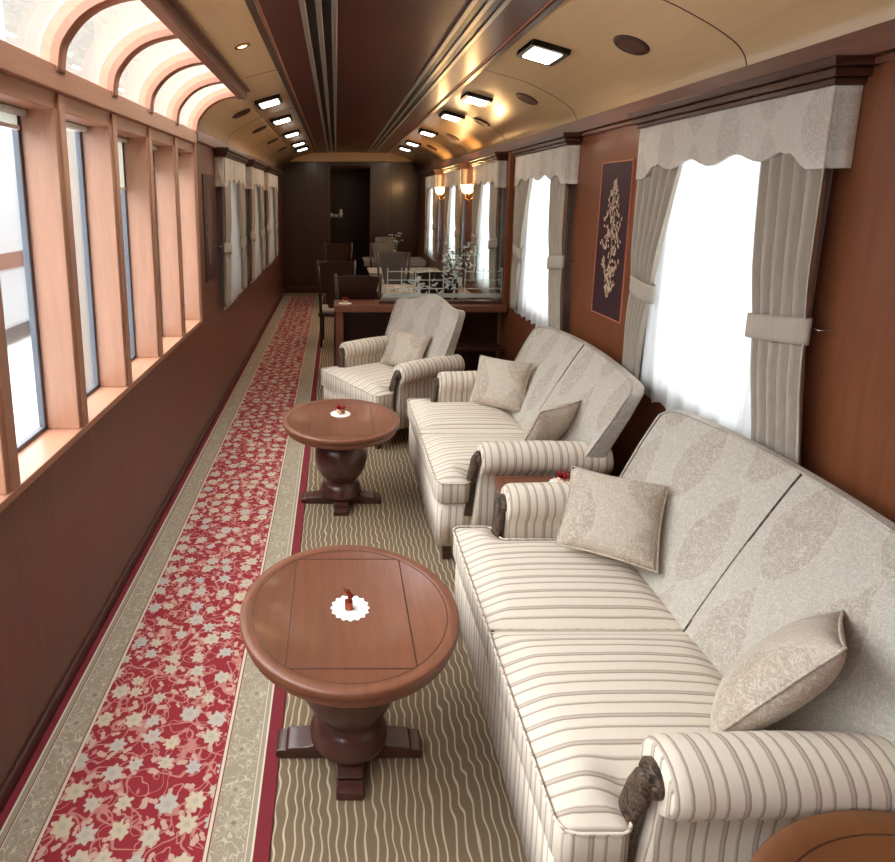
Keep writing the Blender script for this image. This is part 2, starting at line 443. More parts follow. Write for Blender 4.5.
# left: sill, head rail
mb = MB(); mb.box(XL-.15, XL+.012, Y0, 4.45, SILL-.03, SILL)
struct(mb.build('trim_4', 'post_y', bevel=.004))
mb = MB(); mb.box(XL-.15, XL+.0, Y0, 4.47, HEAD, 2.23)
struct(mb.build('trim_5', 'post_y', bevel=.004))
mb = MB(); mb.box(XL-.16, XL+.025, Y0, 4.47, 2.228, 2.32)
struct(mb.build('trim_6', 'post_y', bevel=.006))
mb = MB(); mb.box(XL-.12, XL+.03, 4.47, Y1, 2.25, 2.335)
struct(mb.build('trim_7', 'rail_d', bevel=.006))
mb = MB(); mb.box(XL-.0, XL+.012, 4.44, 4.49, SILL-.03, 2.23)
struct(mb.build('trim_15', 'post', bevel=.004))
# right: cornice rail
mb = MB(); mb.box(XR-.03, XR+.02, Y0, Y1, 2.262, 2.345); mb.box(XR-.018, XR, Y0, Y1, 2.235, 2.255)
struct(mb.build('trim_8', 'rail_d', bevel=.005))
# posts between the observation openings + windows
k = 0
for ye in far_ends:
    k += 1
    pm = MB(); pm.box(XL-.15, XL+.004, ye, ye+.03, SILL, HEAD+.005); pm.box(XL-.15, XL+.012, ye+.024, ye+.072, SILL, HEAD+.06)
    if k > 1: struct(pm.build('trim_%d' % (20+k), 'post', bevel=.004))
    else:
        pm = MB(); pm.box(XL-.15, XL+.004, ye, ye+.02, SILL, HEAD+.005); struct(pm.build('trim_21', 'post', bevel=.003))
    fm = MB(); ya, yb = ye-.468, ye; xa, xb = XL-.15, XL-.125
    fm.box(xa, xb, ya, ya+.018, SILL, HEAD); fm.box(xa, xb, yb-.018, yb, SILL, HEAD); fm.box(xa, xb, ya, yb, SILL, SILL+.018); fm.box(xa, xb, ya, yb, HEAD-.018, HEAD)
    w = struct(fm.build('window_%d' % k, 'window_metal', bevel=.003))
    gm = MB(); gm.box(XL-.142, XL-.137, ya+.018, yb-.018, SILL+.018, HEAD-.018)
    gm.build('pane', 'glass', w)
# windows in the panelled walls
def wall_window(a, b, c, d, right):
    global k
    k += 1
    s = 1 if right else -1; x0 = XR if right else XL
    xa, xb = sorted((x0 + s*.06, x0 + s*.1))
    fm = MB(); t = .035
    fm.box(xa, xb, a, a+t, c, d); fm.box(xa, xb, b-t, b, c, d); fm.box(xa, xb, a+t, b-t, c, c+t); fm.box(xa, xb, a+t, b-t, d-t, d)
    w = struct(fm.build('window_%d' % k, 'dark_y', bevel=.004))
    gm = MB(); xm = (xa+xb)/2; gm.box(xm-.003, xm+.003, a+t, b-t, c+t, d-t); gm.build('pane', 'glass', w)
for q in RW: wall_window(*q, True)
for q in LW: wall_window(*q, False)

# ceiling
prof = [(1.60, 2.33), (1.585, 2.385), (1.55, 2.43), (1.49, 2.472), (1.40, 2.522), (1.255, 2.588), (1.1, 2.635), (.95, 2.672), (.62, 2.73), (XC, 2.745)]
left = [(2*XC-x, z) for x, z in prof[::-1]][1:]                # mirror, ends at (-1.03, 2.33)
def smooth_prof(P, n=5):
    out = []
    for i in range(len(P)-1):
        p0 = P[max(i-1, 0)]; p1 = P[i]; p2 = P[i+1]; p3 = P[min(i+2, len(P)-1)]
        for j in range(n):
            t = j/n
            out.append(tuple(.5*((2*p1[a]) + (-p0[a]+p2[a])*t + (2*p0[a]-5*p1[a]+4*p2[a]-p3[a])*t*t + (-p0[a]+3*p1[a]-3*p2[a]+p3[a])*t**3) for a in (0, 1)))
    out.append(P[-1]); return out
full = smooth_prof(prof + left)
def zc(x):
    for (a, za), (b, zb) in zip(full, full[1:]):
        if b <= x <= a: return za + (zb-za)*(x-a)/(b-a) if a != b else za
    return 2.33
XB = -.70                                                       # inner edge of the skylight
def sweep(pts, ya, yb, off0, off1):
    """shell between two offsets along the outward normal of the profile"""
    m = MB(); N = []
    for i in range(len(pts)):
        a = pts[max(i-1, 0)]; b = pts[min(i+1, len(pts)-1)]
        t = Vector((b[0]-a[0], b[1]-a[1])).normalized(); N.append(Vector((t.y, -t.x)))
    if N[len(N)//2].y < 0: N = [-v for v in N]
    poly = [(p[0]+n.x*off0, p[1]+n.y*off0) for p, n in zip(pts, N)] + [(p[0]+n.x*off1, p[1]+n.y*off1) for p, n in reversed(list(zip(pts, N)))]
    n = len(pts)
    V = [(x, ya, z) for x, z in poly] + [(x, yb, z) for x, z in poly]; L = len(poly); F = []
    for i in range(L):
        j = (i+1) % L; F.append((i, j, L+j, L+i))
    for i in range(n-1):
        F.append((i, i+1, L-2-i, L-1-i)); F.append((L+i, L+L-1-i, L+L-2-i, L+i+1))
    m.add(V, F, True)
    return m
main = [p for p in full if p[0] > XB] + [(XB, zc(XB))]
sky = [(XB, zc(XB))] + [p for p in full if p[0] < XB]
def flat_ends(o): 
    o.data.polygons.foreach_set('use_smooth', [abs(p.normal.y) < .5 for p in o.data.polygons]); return o
struct(flat_ends(sweep(main, Y0, Y1, 0, .03).build('ceiling', 'veneer')))
struct(flat_ends(sweep(sky, 4.49, Y1, 0, .03).build('ceiling_coving', 'veneer')))
# seams
n = 8
for ys in (2.45, 4.12, 5.8, 7.45, 9.1):
    n += 1
    right = [p for p in full if p[0] >= .95]
    struct(sweep(right, ys-.0025, ys+.0025, -.002, .004).build('trim_%d' % n, 'dark_y'))
for ys in (4.12, 5.8, 7.45, 9.1):
    n += 1
    if n == 15: n = 40
    lf = [p for p in full if p[0] <= -.38 and (ys > 4.5 or p[0] > -.62)]
    struct(sweep(lf, ys-.0025, ys+.0025, -.002, .004).build('trim_%d' % n, 'dark_y'))
# lacquered centre panel with two slotted grilles
pm = MB(); PX0, PX1, PZ = -.36, .93, 2.662
pm.box(PX0, PX1, Y0, Y1-.16, PZ, PZ+.02)
pan = struct(pm.build('ceiling_panel', 'panel'))
for x in (PX0, PX1):
    n += 1
    mm = MB(); mm.box(x-.022, x+.022, Y0, Y1-.16, PZ-.012, PZ+.03)
    struct(mm.build('trim_%d' % n, 'dark_y', bevel=.008))
    n += 1
    sgn = 1 if x < 0 else -1
    mm = MB(); mm.box(x+sgn*.026, x+sgn*.034, Y0, Y1-.16, PZ-.006, PZ+.01)
    struct(mm.build('trim_%d' % n, 'pearl_edge'))
for gx, lab in ((-.075, 'long slotted air grille in the lacquered ceiling panel, the one above the aisle side'), (.645, 'long slotted air grille in the lacquered ceiling panel, the one above the sofa side')):
    g = thing('air_grille', lab, 'ceiling grille', (gx, 5, PZ-.001), group='slotted ceiling grilles')
    for dx in (-.068, 0, .068):
        MB().box(dx-.013, dx+.013, Y0-5, 6.3, -.012, 0).build('slat', 'steel', g, bevel=.003)
    for dx in (-.034, .034):
        MB().box(dx-.021, dx+.021, Y0-5, 6.3, -.004, 0).build('slot', 'black', g)
# skylight beam, ribs, panes
n += 1
mm = MB(); mm.box(XB-.01, XB+.055, Y0, 4.53, zc(XB)-.035, zc(XB)+.14)
struct(mm.build('trim_%d' % n, 'rail_d', bevel=.008))
n += 1
mm = MB(); mm.box(XB+.056, XB+.085, Y0, 4.53, zc(XB+.08)-.012, zc(XB)+.02)
struct(mm.build('trim_%d' % n, 'rail_d', bevel=.004))
skyr = [(XB, 2.585), (-.78, 2.572), (-.86, 2.545), (-.93, 2.50), (-.985, 2.44), (-1.015, 2.385), (-1.03, 2.30)]
skyr = smooth_prof(skyr)
for q in range(10):
    yy = 4.455-.54*q
    n += 1
    o = sweep(skyr, yy-.032, yy+.032, -.03, .0).build('trim_%d' % n, 'rib_wood'); struct(flat_ends(o))
    n += 1
    o = sweep(skyr, yy-.024, yy+.024, .0, .04).build('trim_%d' % n, 'post_y'); struct(flat_ends(o))
gl = sweep(skyr, Y0, 4.48, .041, .047).build('window_skylight', 'glass'); gl.data.polygons.foreach_set('use_smooth', [False]*len(gl.data.polygons)); struct(gl)

# ------------------------------------------------------------------ outside: platform and neighbouring train
struct(MB().box(-40, XL-.6, -20, 40, -.6, -.25).build('ground', plain('platform_concrete', lin(185, 185, 185), .8)))
struct(MB().box(-2.6, -1.9, 5.0, 30, -.25, 4.5).build('wall_daylight_block', plain('daylight_block_grey', lin(120, 112, 104), .9)))  # unseen wall, added to keep sky light off the curtained left windows
nt = thing('railway_carriage', 'pale railway carriage with brown band beyond the left windows', 'train', (-4.6, 3, 0))
MB().box(-1.6, 0, -14, 16, .0, 2.9).build('body', plain('cream_paint', lin(190, 194, 198), .5), nt, bevel=.1, seg=4)
MB().box(-.01, .012, -14, 16, .86, 1.08).build('band', plain('brown_band', lin(128, 88, 74), .5), nt)

# ------------------------------------------------------------------ runner
rc = MB(); rc.box(-1.017, -.19, Y0, 11.15, 0, .008)
tag(rc.build('carpet_runner', 'runner'), 'long red floral carpet runner with beige borders along the aisle', 'carpet')

# ------------------------------------------------------------------ blinds in the observation windows
blind_z = [2.05, 2.02, 1.887, 2.14, 2.09, 2.0, 2.05, 2.1]
blind_lab = ['white roller blind in the observation window at the dining end, pulled a short way down',
             'white roller blind in the second observation window from the dining end',
             'white roller blind in the middle observation window, the one pulled lowest',
             'white roller blind rolled almost fully up, with a pull ring, in an observation window',
             'white roller blind in the nearest observation window of the photo',
             'white roller blind in the observation window beside the camera', 'white roller blind', 'white roller blind']
for i in range(5):
    ye = far_ends[i]; a, b = ye-.455, ye-.013
    t = thing('roller_blind', blind_lab[i], 'blind', (XL-.10, (a+b)/2, HEAD), group='roller blinds of the observation windows')
    h = (b-a)/2; zb = blind_z[i]-HEAD
    rl = MB(); rl.tube([(-.005, -h, -.015), (-.005, h, -.015)], .013, 14); rl.build('roller', 'blind', t)
    bl = MB(); bl.box(-.0265, -.0235, -h+.01, h-.01, zb+.012, -.012); bl.build('cloth', 'blind', t)
    br = MB(); br.box(-.033, -.017, -h+.005, h-.005, zb, zb+.016); br.build('hem_bar', 'white_foil', t, bevel=.003)
    rg = MB(); rg.tube([(-.012, math.cos(u)*.013, zb-.03+math.sin(u)*.018) for u in [2*PI*j/16 for j in range(16)]], .0025, 6, closed=True); rg.build('pull_ring', 'white_foil', t)

# ------------------------------------------------------------------ curtained windows
def curtain_set(a, b, right, names, group_r, detail=True):
    """names: dict of labels"""
    s = -1 if right else 1                       # towards the room
    xw = XR if right else XL
    zb, zt = 1.937, 2.185
    cy = (a+b)/2; h = (b-a)/2
    t = thing('pelmet', names['pelmet'], 'pelmet', (xw, cy, 0), group='pelmets over the curtained windows')
    D = .09
    # shaped lower edge front board
    def low(u):                                   # u in -1..1
        e = abs(u)
        if e > .86: return zb
        return zb + .055*min(1, (.86-e)/.10) - .018*math.cos(u*PI*4.0)*(1 if e < .7 else 0) 
    N = 48
    m = MB()
    top = [(-1+2*i/N) for i in range(N+1)]
    poly = [(u*h, low(u)) for u in top] + [(u*h, zt) for u in reversed(top)]
    n2 = len(poly)
    xa, xb2 = s*(D-.02), s*D
    V = [(xa, y, z) for y, z in poly] + [(xb2, y, z) for y, z in poly]
    F = []
    for i in range(n2):
        j = (i+1) % n2; F.append((i, j, n2+j, n2+i))
    for i in range(N):
        F.append((i, i+1, n2-2-i, n2-1-i)); F.append((n2+i, n2+n2-1-i, n2+n2-2-i, n2+i+1))
    m.add(V, F)
    x0, x1 = sorted((0, s*(D-.02)))
    m.box(x0, x1, -h, -h+.02, zb, zt); m.box(x0, x1, h-.02, h, zb, zt)
    m.build('valance', 'damask_v', t, bevel=.004)
    c = MB()
    for (e, za, zb2) in ((.012, 2.185, 2.205), (.028, 2.205, 2.232), (.045, 2.232, 2.262)):
        x0, x1 = sorted((0, s*(D+e))); c.box(x0, x1, -h-e, h+e, za, zb2)
    c.build('cornice', 'dark_y', t, bevel=.005)
    # sheer
    zt2, zb3 = 2.10, .86
    NU = 110 if detail else 60
    ph = R.random()*6
    def sh(u, v):
        y = -h*.95 + u*h*1.9
        z = zt2 + (zb3-zt2)*v + .012*math.sin(u*2*PI*8+ph)*v
        sp = 1.0
        x = s*(.024 + .009*math.sin(u*2*PI*9+ph)*(.5+.5*v) + .003*math.sin(u*2*PI*23+v*2+ph)+.012*v)
        return (x, y*sp, z)
    o = MB().grid(sh, NU, 10).build('sheer_curtain', 'sheer')
    o.location = (xw, cy, 0); tag(o, names['sheer'], 'curtain', 'sheer curtains')
    # drapes
    for side, key in ((-1, 'near'), (1, 'far')):
        t2 = thing('drape', names[key], 'curtain', (xw, cy, 0), group='tied back drapes')
        ztie = 1.40
        w_top, w_tie, w_bot = (.30, .25, .23) if side < 0 else (.38, .18, .13)
        yo = side*(h-.005)
        zlow = .90
        NP = 5.0
        def dr(u, v):
            z = 2.10 + (zlow-2.10)*v
            if z > ztie:
                q = (z-ztie)/(2.10-ztie); w = w_tie + (w_top-w_tie)*(q**1.1)
                bul = .25*math.sin(q*PI)
            else:
                q = (ztie-z)/(ztie-zlow); w = w_tie + (w_bot-w_tie)*math.sin(q*PI/2); bul = 0
            y = yo - side*u*w*(1+.1*bul) + (side*.07*((ztie-z)/(ztie-zlow)) if side < 0 and z < ztie else 0)
            am = .006 + .022*(abs(z-ztie)/.6)**.6
            am = min(am, .016)
            x = s*(.064 - .006*(1-min(1, abs(z-ztie)/.2)) + am*math.sin(u*2*PI*NP + 1.0 + .4*math.sin(v*5)) + .003*math.sin(u*31+v*3))
            return (x, y, z)
        MB().grid(dr, 70 if detail else 40, 28).build('panel', 'drape', t2, solid=.003)
        # tieback: a folded band round the gathered drape, hooked to the wall
        tb = MB()
        w = w_tie+.03
        ya, yb = yo + side*.006, yo - side*w
        ring = []
        K = 28
        zc_ = lambda u: ztie + .02*(1-2*u)*1.0
        rings = []
        for zz in (-.045, -.03, .03, .045):
            rr = 0 if abs(zz) > .04 else .004
            rings.append([( s*(.062+(.024+rr)*math.sin(2*PI*i/K)), (ya+yb)/2+((yb-ya)/2+(0))*math.cos(2*PI*i/K), ztie+zz+.018*math.cos(2*PI*i/K)*(-1 if side < 0 else -1)) for i in range(K)])
        tb.rings(rings, True, cap=False)
        tb.build('tieback', 'drape', t2, solid=.006)
        hk = MB(); hk.tube([(0, yo+side*.035, ztie+.03), (s*.04, yo+side*.035, ztie+.03), (s*.05, yo+side*.03, ztie+.028), (s*.048, yo+side*.01, ztie+.03)], .0028, 8)
        hk.build('hook', 'chrome', t2)
WN = ['behind the near sofa', 'behind the far sofa', 'just past the glass partition', 'between the two sconces', 'nearest the end wall']
VR = [(1.90, 3.08), (4.03, 5.16), (5.72, 6.75), (7.45, 8.5), (9.25, 10.3)]
for i, (a, b) in enumerate(VR):
    w = 'right wall window ' + WN[i]
    curtain_set(a, b, True, {'pelmet': 'damask pelmet over ' + w, 'sheer': 'white sheer curtain in ' + w,
        'near': 'beige drape, camera side of ' + w, 'far': 'beige drape, far side of ' + w}, '', i < 2)
LN = ['next to the bare windows', 'in the middle of three', 'nearest the end wall']
for i, (a, b) in enumerate([(5.2, 6.36), (6.84, 8.0), (8.46, 9.85)]):
    w = 'left wall curtained window ' + LN[i]
    curtain_set(a, b, False, {'pelmet': 'damask pelmet over ' + w, 'sheer': 'white sheer curtain in ' + w,
        'near': 'beige drape, camera side of ' + w, 'far': 'beige drape, far side of ' + w}, '', False)

# ------------------------------------------------------------------ inlaid wall panels
def leaf_panel(name, label, x, yc, w, z0, z1, right, seed, fmt):
    rr = random.Random(seed)
    s = -1 if right else 1
    t = thing(name, label, 'picture', (x, yc, z0), group='inlaid wall pictures')
    h = z1-z0
    a, b = sorted((0, s*.006))
    MB().box(a, b, -w/2, w/2, 0, h).build('panel', 'picture', t)
    f = MB(); e = .006
    a, b = sorted((0, s*.009))
    f.box(a, b, -w/2-e, -w/2, -e, h+e); f.box(a, b, w/2, w/2+e, -e, h+e); f.box(a, b, -w/2, w/2, -e, 0); f.box(a, b, -w/2, w/2, h, h+e)
    f.build('fillet', 'pearl_edge' if fmt else 'inlay', t)
    lf = MB()
    def leaf(y, z, ang, L, W):
        pts = [(0, 0), (.3, .5), (.65, .45), (1, 0), (.65, -.45), (.3, -.5)]
        P = []
        for u, v in pts:
            yy = u*L; zz = v*W
            P.append((y+yy*math.cos(ang)-zz*math.sin(ang), z+yy*math.sin(ang)+zz*math.cos(ang)))
        lf.prism(P, lambda p, q: (q, p[0], p[1]), s*.006, s*.008)
    for k2 in range(230):
        v = rr.random(); z = h*(.12+.76*v)
        env = math.sin(PI*min(1, max(0, v))**.9)*w*.36 + .012
        y = rr.uniform(-1, 1)*env*(.55+.45*math.sin(v*17+seed)**2)
        leaf(y, z, PI/2 + rr.uniform(-.9, .9), rr.uniform(.018, .036), rr.uniform(.007, .012))
    for q in range(12):
        z = h*(.14+.72*q/12); lf.box(*sorted((s*.006, s*.0075)), -.0015+math.sin(q)*.012, .0015+math.sin(q)*.012, z, z+h*.06)
    lf.build('branch_inlay', 'pearl' if fmt else plain('faded_inlay', lin(150, 118, 92), .5), t)
    return t
leaf_panel('wall_picture', 'dark inlaid picture of pale leafy branches between the two sofa side windows', XR, 3.475, .37, 1.157, 2.045, True, 3, True)
leaf_panel('wall_picture', 'dark inlaid picture cut off at the right edge of the photo beside the near window', XR, 1.36, .37, 1.157, 2.045, True, 5, True)
leaf_panel('wall_picture', 'brown inlaid picture of branches on the aisle wall past the observation windows', XL, 4.88, .36, 1.19, 2.02, False, 8, False)

# ------------------------------------------------------------------ ceiling lights, speakers
def slope(x): return math.atan2(zc(x+.02)-zc(x-.02), .04)
def ceil_obj(o, x, y, dz=0):
    o.location = (x, y, zc(x)-dz); o.rotation_euler = (0, -slope(x), 0)
RLX, LLX = 1.12, 2*XC-1.12
first = None
rl_lab = ['nearest of the square lights on the sofa side of the ceiling', 'second square light from the camera on the sofa side ceiling', 'third square light from the camera on the sofa side ceiling',
          'fourth square light from the camera on the sofa side ceiling', 'fifth square light from the camera on the sofa side ceiling', 'farthest square light on the sofa side ceiling, over the last tables']
ll_lab = ['nearest of the square lights on the aisle side of the ceiling, just past the skylight', 'second square light from the camera on the aisle side ceiling', 'third square light from the camera on the aisle side ceiling',
          'fourth square light from the camera on the aisle side ceiling', 'farthest square light on the aisle side ceiling']
spots = [(RLX, y, l) for y, l in zip((3.42, 4.98, 6.0, 7.5, 8.95, 9.9), rl_lab)] + [(LLX, y, l) for y, l in zip((5.1, 6.25, 7.6, 8.95, 9.9), ll_lab)]
for (x, y, l) in spots:
    if first is None:
        first = thing('ceiling_light', l, 'ceiling light', group='square ceiling lights')
        f = MB(); f.box(-.105, .105, -.14, -.108, -.03, 0); f.box(-.105, .105, .108, .14, -.03, 0); f.box(-.105, -.078, -.108, .108, -.03, 0); f.box(.078, .105, -.108, .108, -.03, 0)
        f.build('frame', 'black', first, bevel=.004)
        MB().box(-.078, .078, -.108, .108, -.036, -.005).build('diffuser', 'lamp', first, bevel=.01)
        o = first
    else: o = dup(first, l)
    ceil_obj(o, x, y)
    L = bpy.data.lights.new('ceiling_lamp_light', 'AREA'); L.shape = 'RECTANGLE'; L.size = .15; L.size_y = .2; L.energy = 2.6; L.color = (1, .85, .66)
    lo = bpy.data.objects.new('ceiling_lamp_light', L); C.objects.link(lo); lo.location = (x, y, zc(x)-.05); lo.rotation_euler = (0, -slope(x), 0)
first = None
for x, ys, nm in ((1.36, (2.92, 4.45, 5.8, 7.2, 8.7), 'sofa side'), (2*XC-1.36, (5.2, 6.4, 7.7, 9.0), 'aisle side')):
    for j, y in enumerate(ys):
        l = ['nearest', 'second', 'third', 'fourth', 'fifth'][j] + ' brown oval speaker grille from the camera on the %s ceiling' % nm
        if first is None:
            first = thing('speaker_grille', l, 'speaker', group='oval ceiling speaker grilles')
            MB().lathe([(.085, 0), (.085, -.006), (.078, -.012), (.07, -.012), (.066, -.006), (.0, -.006)], n=32).build('ring', 'dark_y', first)
            g = MB()
            for q in range(-5, 6):
                yy = q*.011; w = math.sqrt(max(0, .066**2-yy*yy)); g.box(-w, w, yy-.0025, yy+.0025, -.010, -.006)
            g.build('grille', 'rail_d', first)
            o = first
        else: o = dup(first, l)
        ceil_obj(o, x, y)
for yy, lab in ((3.38, 'small round brass downlight above the aisle beside the skylight'),):
    t = thing('downlight', lab, 'ceiling light')
    MB().lathe([(.045, 0), (.045, -.005), (.034, -.009), (.03, -.002)], n=28).build('bezel', 'brass', t)
    MB().lathe([(.029, -.001), (.024, -.006), (.0, -.009)], n=20).build('bulb', 'bulb', t)
    ceil_obj(t, -.50, yy)

# ------------------------------------------------------------------ round tables
def round_table(label, loc, r, zt, mt, md, lines=True):
    t = thing('coffee_table', label, 'table', loc, group='round pedestal tables')
    k2 = r/.353
    prof = [(r*.90, zt-.062), (r*.945, zt-.060), (r*.965, zt-.052), (r*.97, zt-.040), (r*.962, zt-.034), (r*.975, zt-.030), (r*.995, zt-.024), (r, zt-.016), (r, zt-.007), (r*.994, zt-.002), (r*.982, zt), (r*.90, zt), (r*.894, zt-.003), (0.001, zt-.003)]
    MB().lathe(prof, n=96).build('table_top', mt, t)
    m = MB(); rr = r*.893
    for (a, b) in ((rr-.0025, rr+.001),):
        n3 = 96
        V = [((a if j == 0 else b)*math.cos(2*PI*i/n3), (a if j == 0 else b)*math.sin(2*PI*i/n3), zt-.0022) for j in range(2) for i in range(n3)]
        m.add(V, [(i, (i+1) % n3, n3+(i+1) % n3, n3+i) for i in range(n3)])
    g = .187*k2; q = math.sqrt(rr*rr-g*g); gy = .26*k2; qy = math.sqrt(rr*rr-gy*gy)
    for s in (-1, 1):
        m.box(s*g-.002, s*g+.002, -gy-.02, gy+.02, zt-.0035, zt-.0022)
        m.box(-g-.01, g+.01, s*gy-.002, s*gy+.002, zt-.0035, zt-.0022)
    m.build('inlay', 'inlay', t)
    MB().lathe([(.20*k2, zt-.062), (.20*k2, zt-.075), (.185*k2, zt-.085), (.12*k2, zt-.10)], n=48).build('collar', md, t)
    ped = [(.12,.06),(.13,.07),(.13,.085),(.115,.10),(.118,.115),(.10,.13),(.092,.15),(.098,.165),(.125,.19),(.150,.235),(.160,.285),(.158,.33),(.143,.375),(.115,.41),(.10,.42),(.11,.43),(.12,.445),(.10,.47)]
    ped = [(a*k2, b*(zt-.07)/.47) for a, b in ped]
    pb = MB().lathe(ped, n=48).build('pedestal', md, t)
    for j in range(4):
        a = PI/2*j
        fm = MB()
        e0 = .245 if j % 2 == 0 else .185
        poly = [(.04, 0), (e0, 0), (e0, .028), (e0-.012, .034), (e0-.035, .034), (e0-.04, .042), (.13, .048), (.10, .065), (.04, .07)]
        ca, sa = math.cos(a), math.sin(a)
        W = .043
        fm.prism([(x*k2, z) for x, z in poly], lambda p, w: (p[0]*ca-w*sa, p[0]*sa+w*ca, p[1]), -W, W)
        fm.build('foot', md, t, bevel=.006)
    return t
round_table('round mahogany coffee table in front of the near sofa', (.043, 1.742, 0), .353, .54, 'table', 'table_dk')
round_table('round mahogany coffee table by the armchair and far sofa', (.03, 3.43, 0), .353, .54, 'table', 'table_dk')
t3 = round_table('round wooden table cut off at the bottom right corner, beside the near sofa arm', (1.09, .572, 0), .475, .59, 'table_w', 'table_dk')

def ornament(label, loc, kind, rz=0.0):
    d = MB(); N = 72
    rr = lambda i: .060 + .004*math.cos(i*2*PI*16/N)
    d.prism([(rr(i)*math.cos(2*PI*i/N), rr(i)*math.sin(2*PI*i/N)) for i in range(N)], lambda p, q: (p[0], p[1], q), 0, .002)
    o = d.build('doily', 'white_foil'); o.location = loc
    tag(o, 'white scalloped paper doily on ' + label, 'doily', 'paper doilies')
    z = loc[2]+.0022
    if kind == 'single':
        t = thing('chocolate_figure', 'copper foil sweet on the doily of ' + label, 'sweet', (loc[0]-.005, loc[1]-.005, z))
        MB().box(-.013, .013, -.011, .011, 0, .03).build('wrapped_base', 'brown_foil', t, bevel=.004)
        m = MB(); m.tube([(0, 0, .028), (.003, 0, .036), (.006, 0, .045), (.0, 0, .054), (-.006, 0, .062), (.002, 0, .068)], [.009, .006, .011, .007, .009, .002], 8)
        m.tube([(-.004, 0, .062), (-.018, 0, .074)], [.005, .001], 6)
        m.build('twisted_top', 'brown_foil', t)
    else:
        t = thing('chocolate_bundle', 'red bowed sweets on the doily of ' + label, 'sweet', (loc[0], loc[1], z), rz)
        for j in range(3):
            a = 2*PI*j/3
            MB().lathe([(.010, 0), (.013, .008), (.012, .02), (.006, .028), (0.001, .029)], (math.cos(a)*.017, math.sin(a)*.017, 0), 12).build('sweet', plain('gilt_wrap', lin(214, 176, 140), .3) if 'gw' not in M else M['gw'], t)
        m = MB()
        for j in range(6):
            a = 2*PI*j/6+.3; ca, sa = math.cos(a), math.sin(a)
            m.tube([(0, 0, .03), (ca*.014, sa*.014, .046), (ca*.028, sa*.028, .052), (ca*.032, sa*.032, .042), (ca*.016, sa*.016, .034), (0, 0, .03)], [.003, .004, .004, .004, .004, .003], 6)
        m.tube([(0, 0, .02), (0, 0, .05), (.004, 0, .062)], [.004, .004, .001], 6)
        m.build('bow', 'red_foil', t)
M['gw'] = plain('gilt_wrap', lin(214, 176, 140), .3, Metallic=.3)
ornament('the near round coffee table', (.046, 1.735, .5375), 'single')
ornament('the far round coffee table', (.028, 3.50, .5375), 'bundle', .4)

# ------------------------------------------------------------------ upholstered seats
def rot(p, c, s): return p
def seat_cushion(outline, z0, z1, crown, ctr, inset=.012):
    """outline: closed list of (x,y)"""
    m = MB(); rings = []
    n3 = len(outline)
    def off(d):
        out = []
        for i in range(n3):
            a = Vector(outline[i-1]); b = Vector(outline[i]); c = Vector(outline[(i+1) % n3])
            t = (c-a).normalized(); nn = Vector((t.y, -t.x)); out.append(b-nn*d)
        return out
    o0 = off(.012); o1 = off(0); 
    rings.append([(p.x, p.y, z0) for p in o0]); rings.append([(p.x, p.y, z0+.012) for p in o1])
    rings.append([(p.x, p.y, z1-.016) for p in o1]); rings.append([(p.x, p.y, z1-.006) for p in off(.004)]); rings.append([(p.x, p.y, z1) for p in off(.014)])
    xs = [p[0] for p in outline]; ys = [p[1] for p in outline]
    mx, hx, my, hy = (min(xs)+max(xs))/2, (max(xs)-min(xs))/2, (min(ys)+max(ys))/2, (max(ys)-min(ys))/2
    m.rings(rings, True, cap=False)
    last = rings[-1]
    bm = bmesh.new(); vs = [bm.verts.new(p) for p in last]; bm.faces.new(vs)
    for ax_, lo, hi in ((0, min(xs), max(xs)), (1, min(ys), max(ys))):
        c_ = lo+.02
        while c_ < hi:
            co = [0, 0, 0]; no = [0, 0, 0]; co[ax_] = c_; no[ax_] = 1
            bmesh.ops.bisect_plane(bm, geom=bm.verts[:]+bm.edges[:]+bm.faces[:], dist=1e-5, plane_co=co, plane_no=no)
            c_ += .021
    pts = [Vector((p[0], p[1])) for p in last]; L_ = len(pts)
    def dist(x, y):
        q = Vector((x, y)); best = 9
        for i in range(L_):
            a_ = pts[i-1]; b_ = pts[i]; e = b_-a_; l2 = e.length_squared
            t_ = max(0, min(1, (q-a_).dot(e)/l2)) if l2 > 0 else 0
            best = min(best, (a_+e*t_-q).length)
        return best
    bm.verts.index_update()
    V = []
    for v in bm.verts:
        d = min(1, dist(v.co.x, v.co.y)/.10); d = d*(2-d)
        g = max(0, 1-abs((v.co.x-mx)/hx)**2.5*.8)*max(0, 1-abs((v.co.y-my)/hy)**2.5*.8)
        V.append((v.co.x, v.co.y, z1+crown*d*(.35+.65*g)))
    F = [tuple(v.index for v in f.verts) for f in bm.faces]
    bm.free(); m.add(V, F, True)
    base = [(p[0], p[1], z0) for p in rings[0]]
    m.add(base, [tuple(range(len(base)))[::-1]])
    return m
def rounded(pts, rads, n=6):
    out = []; L = len(pts)
    for i in range(L):
        a = Vector(pts[i-1]); b = Vector(pts[i]); c = Vector(pts[(i+1) % L]); r = rads[i]
        if r <= 0: out.append((b.x, b.y)); continue
        d1 = (a-b).normalized(); d2 = (c-b).normalized()
        p0 = b+d1*r; p2 = b+d2*r
        for j in range(n+1):
            t = j/n; q = p0*(1-t)**2 + b*2*t*(1-t) + p2*t*t; out.append((q.x, q.y))
    # densify
    res = []
    for i in range(len(out)):
        a = Vector(out[i]); b = Vector(out[(i+1) % len(out)]); k3 = max(1, int((b-a).length/.03))
        for j in range(k3): q = a.lerp(b, j/k3); res.append((q.x, q.y))
    return res

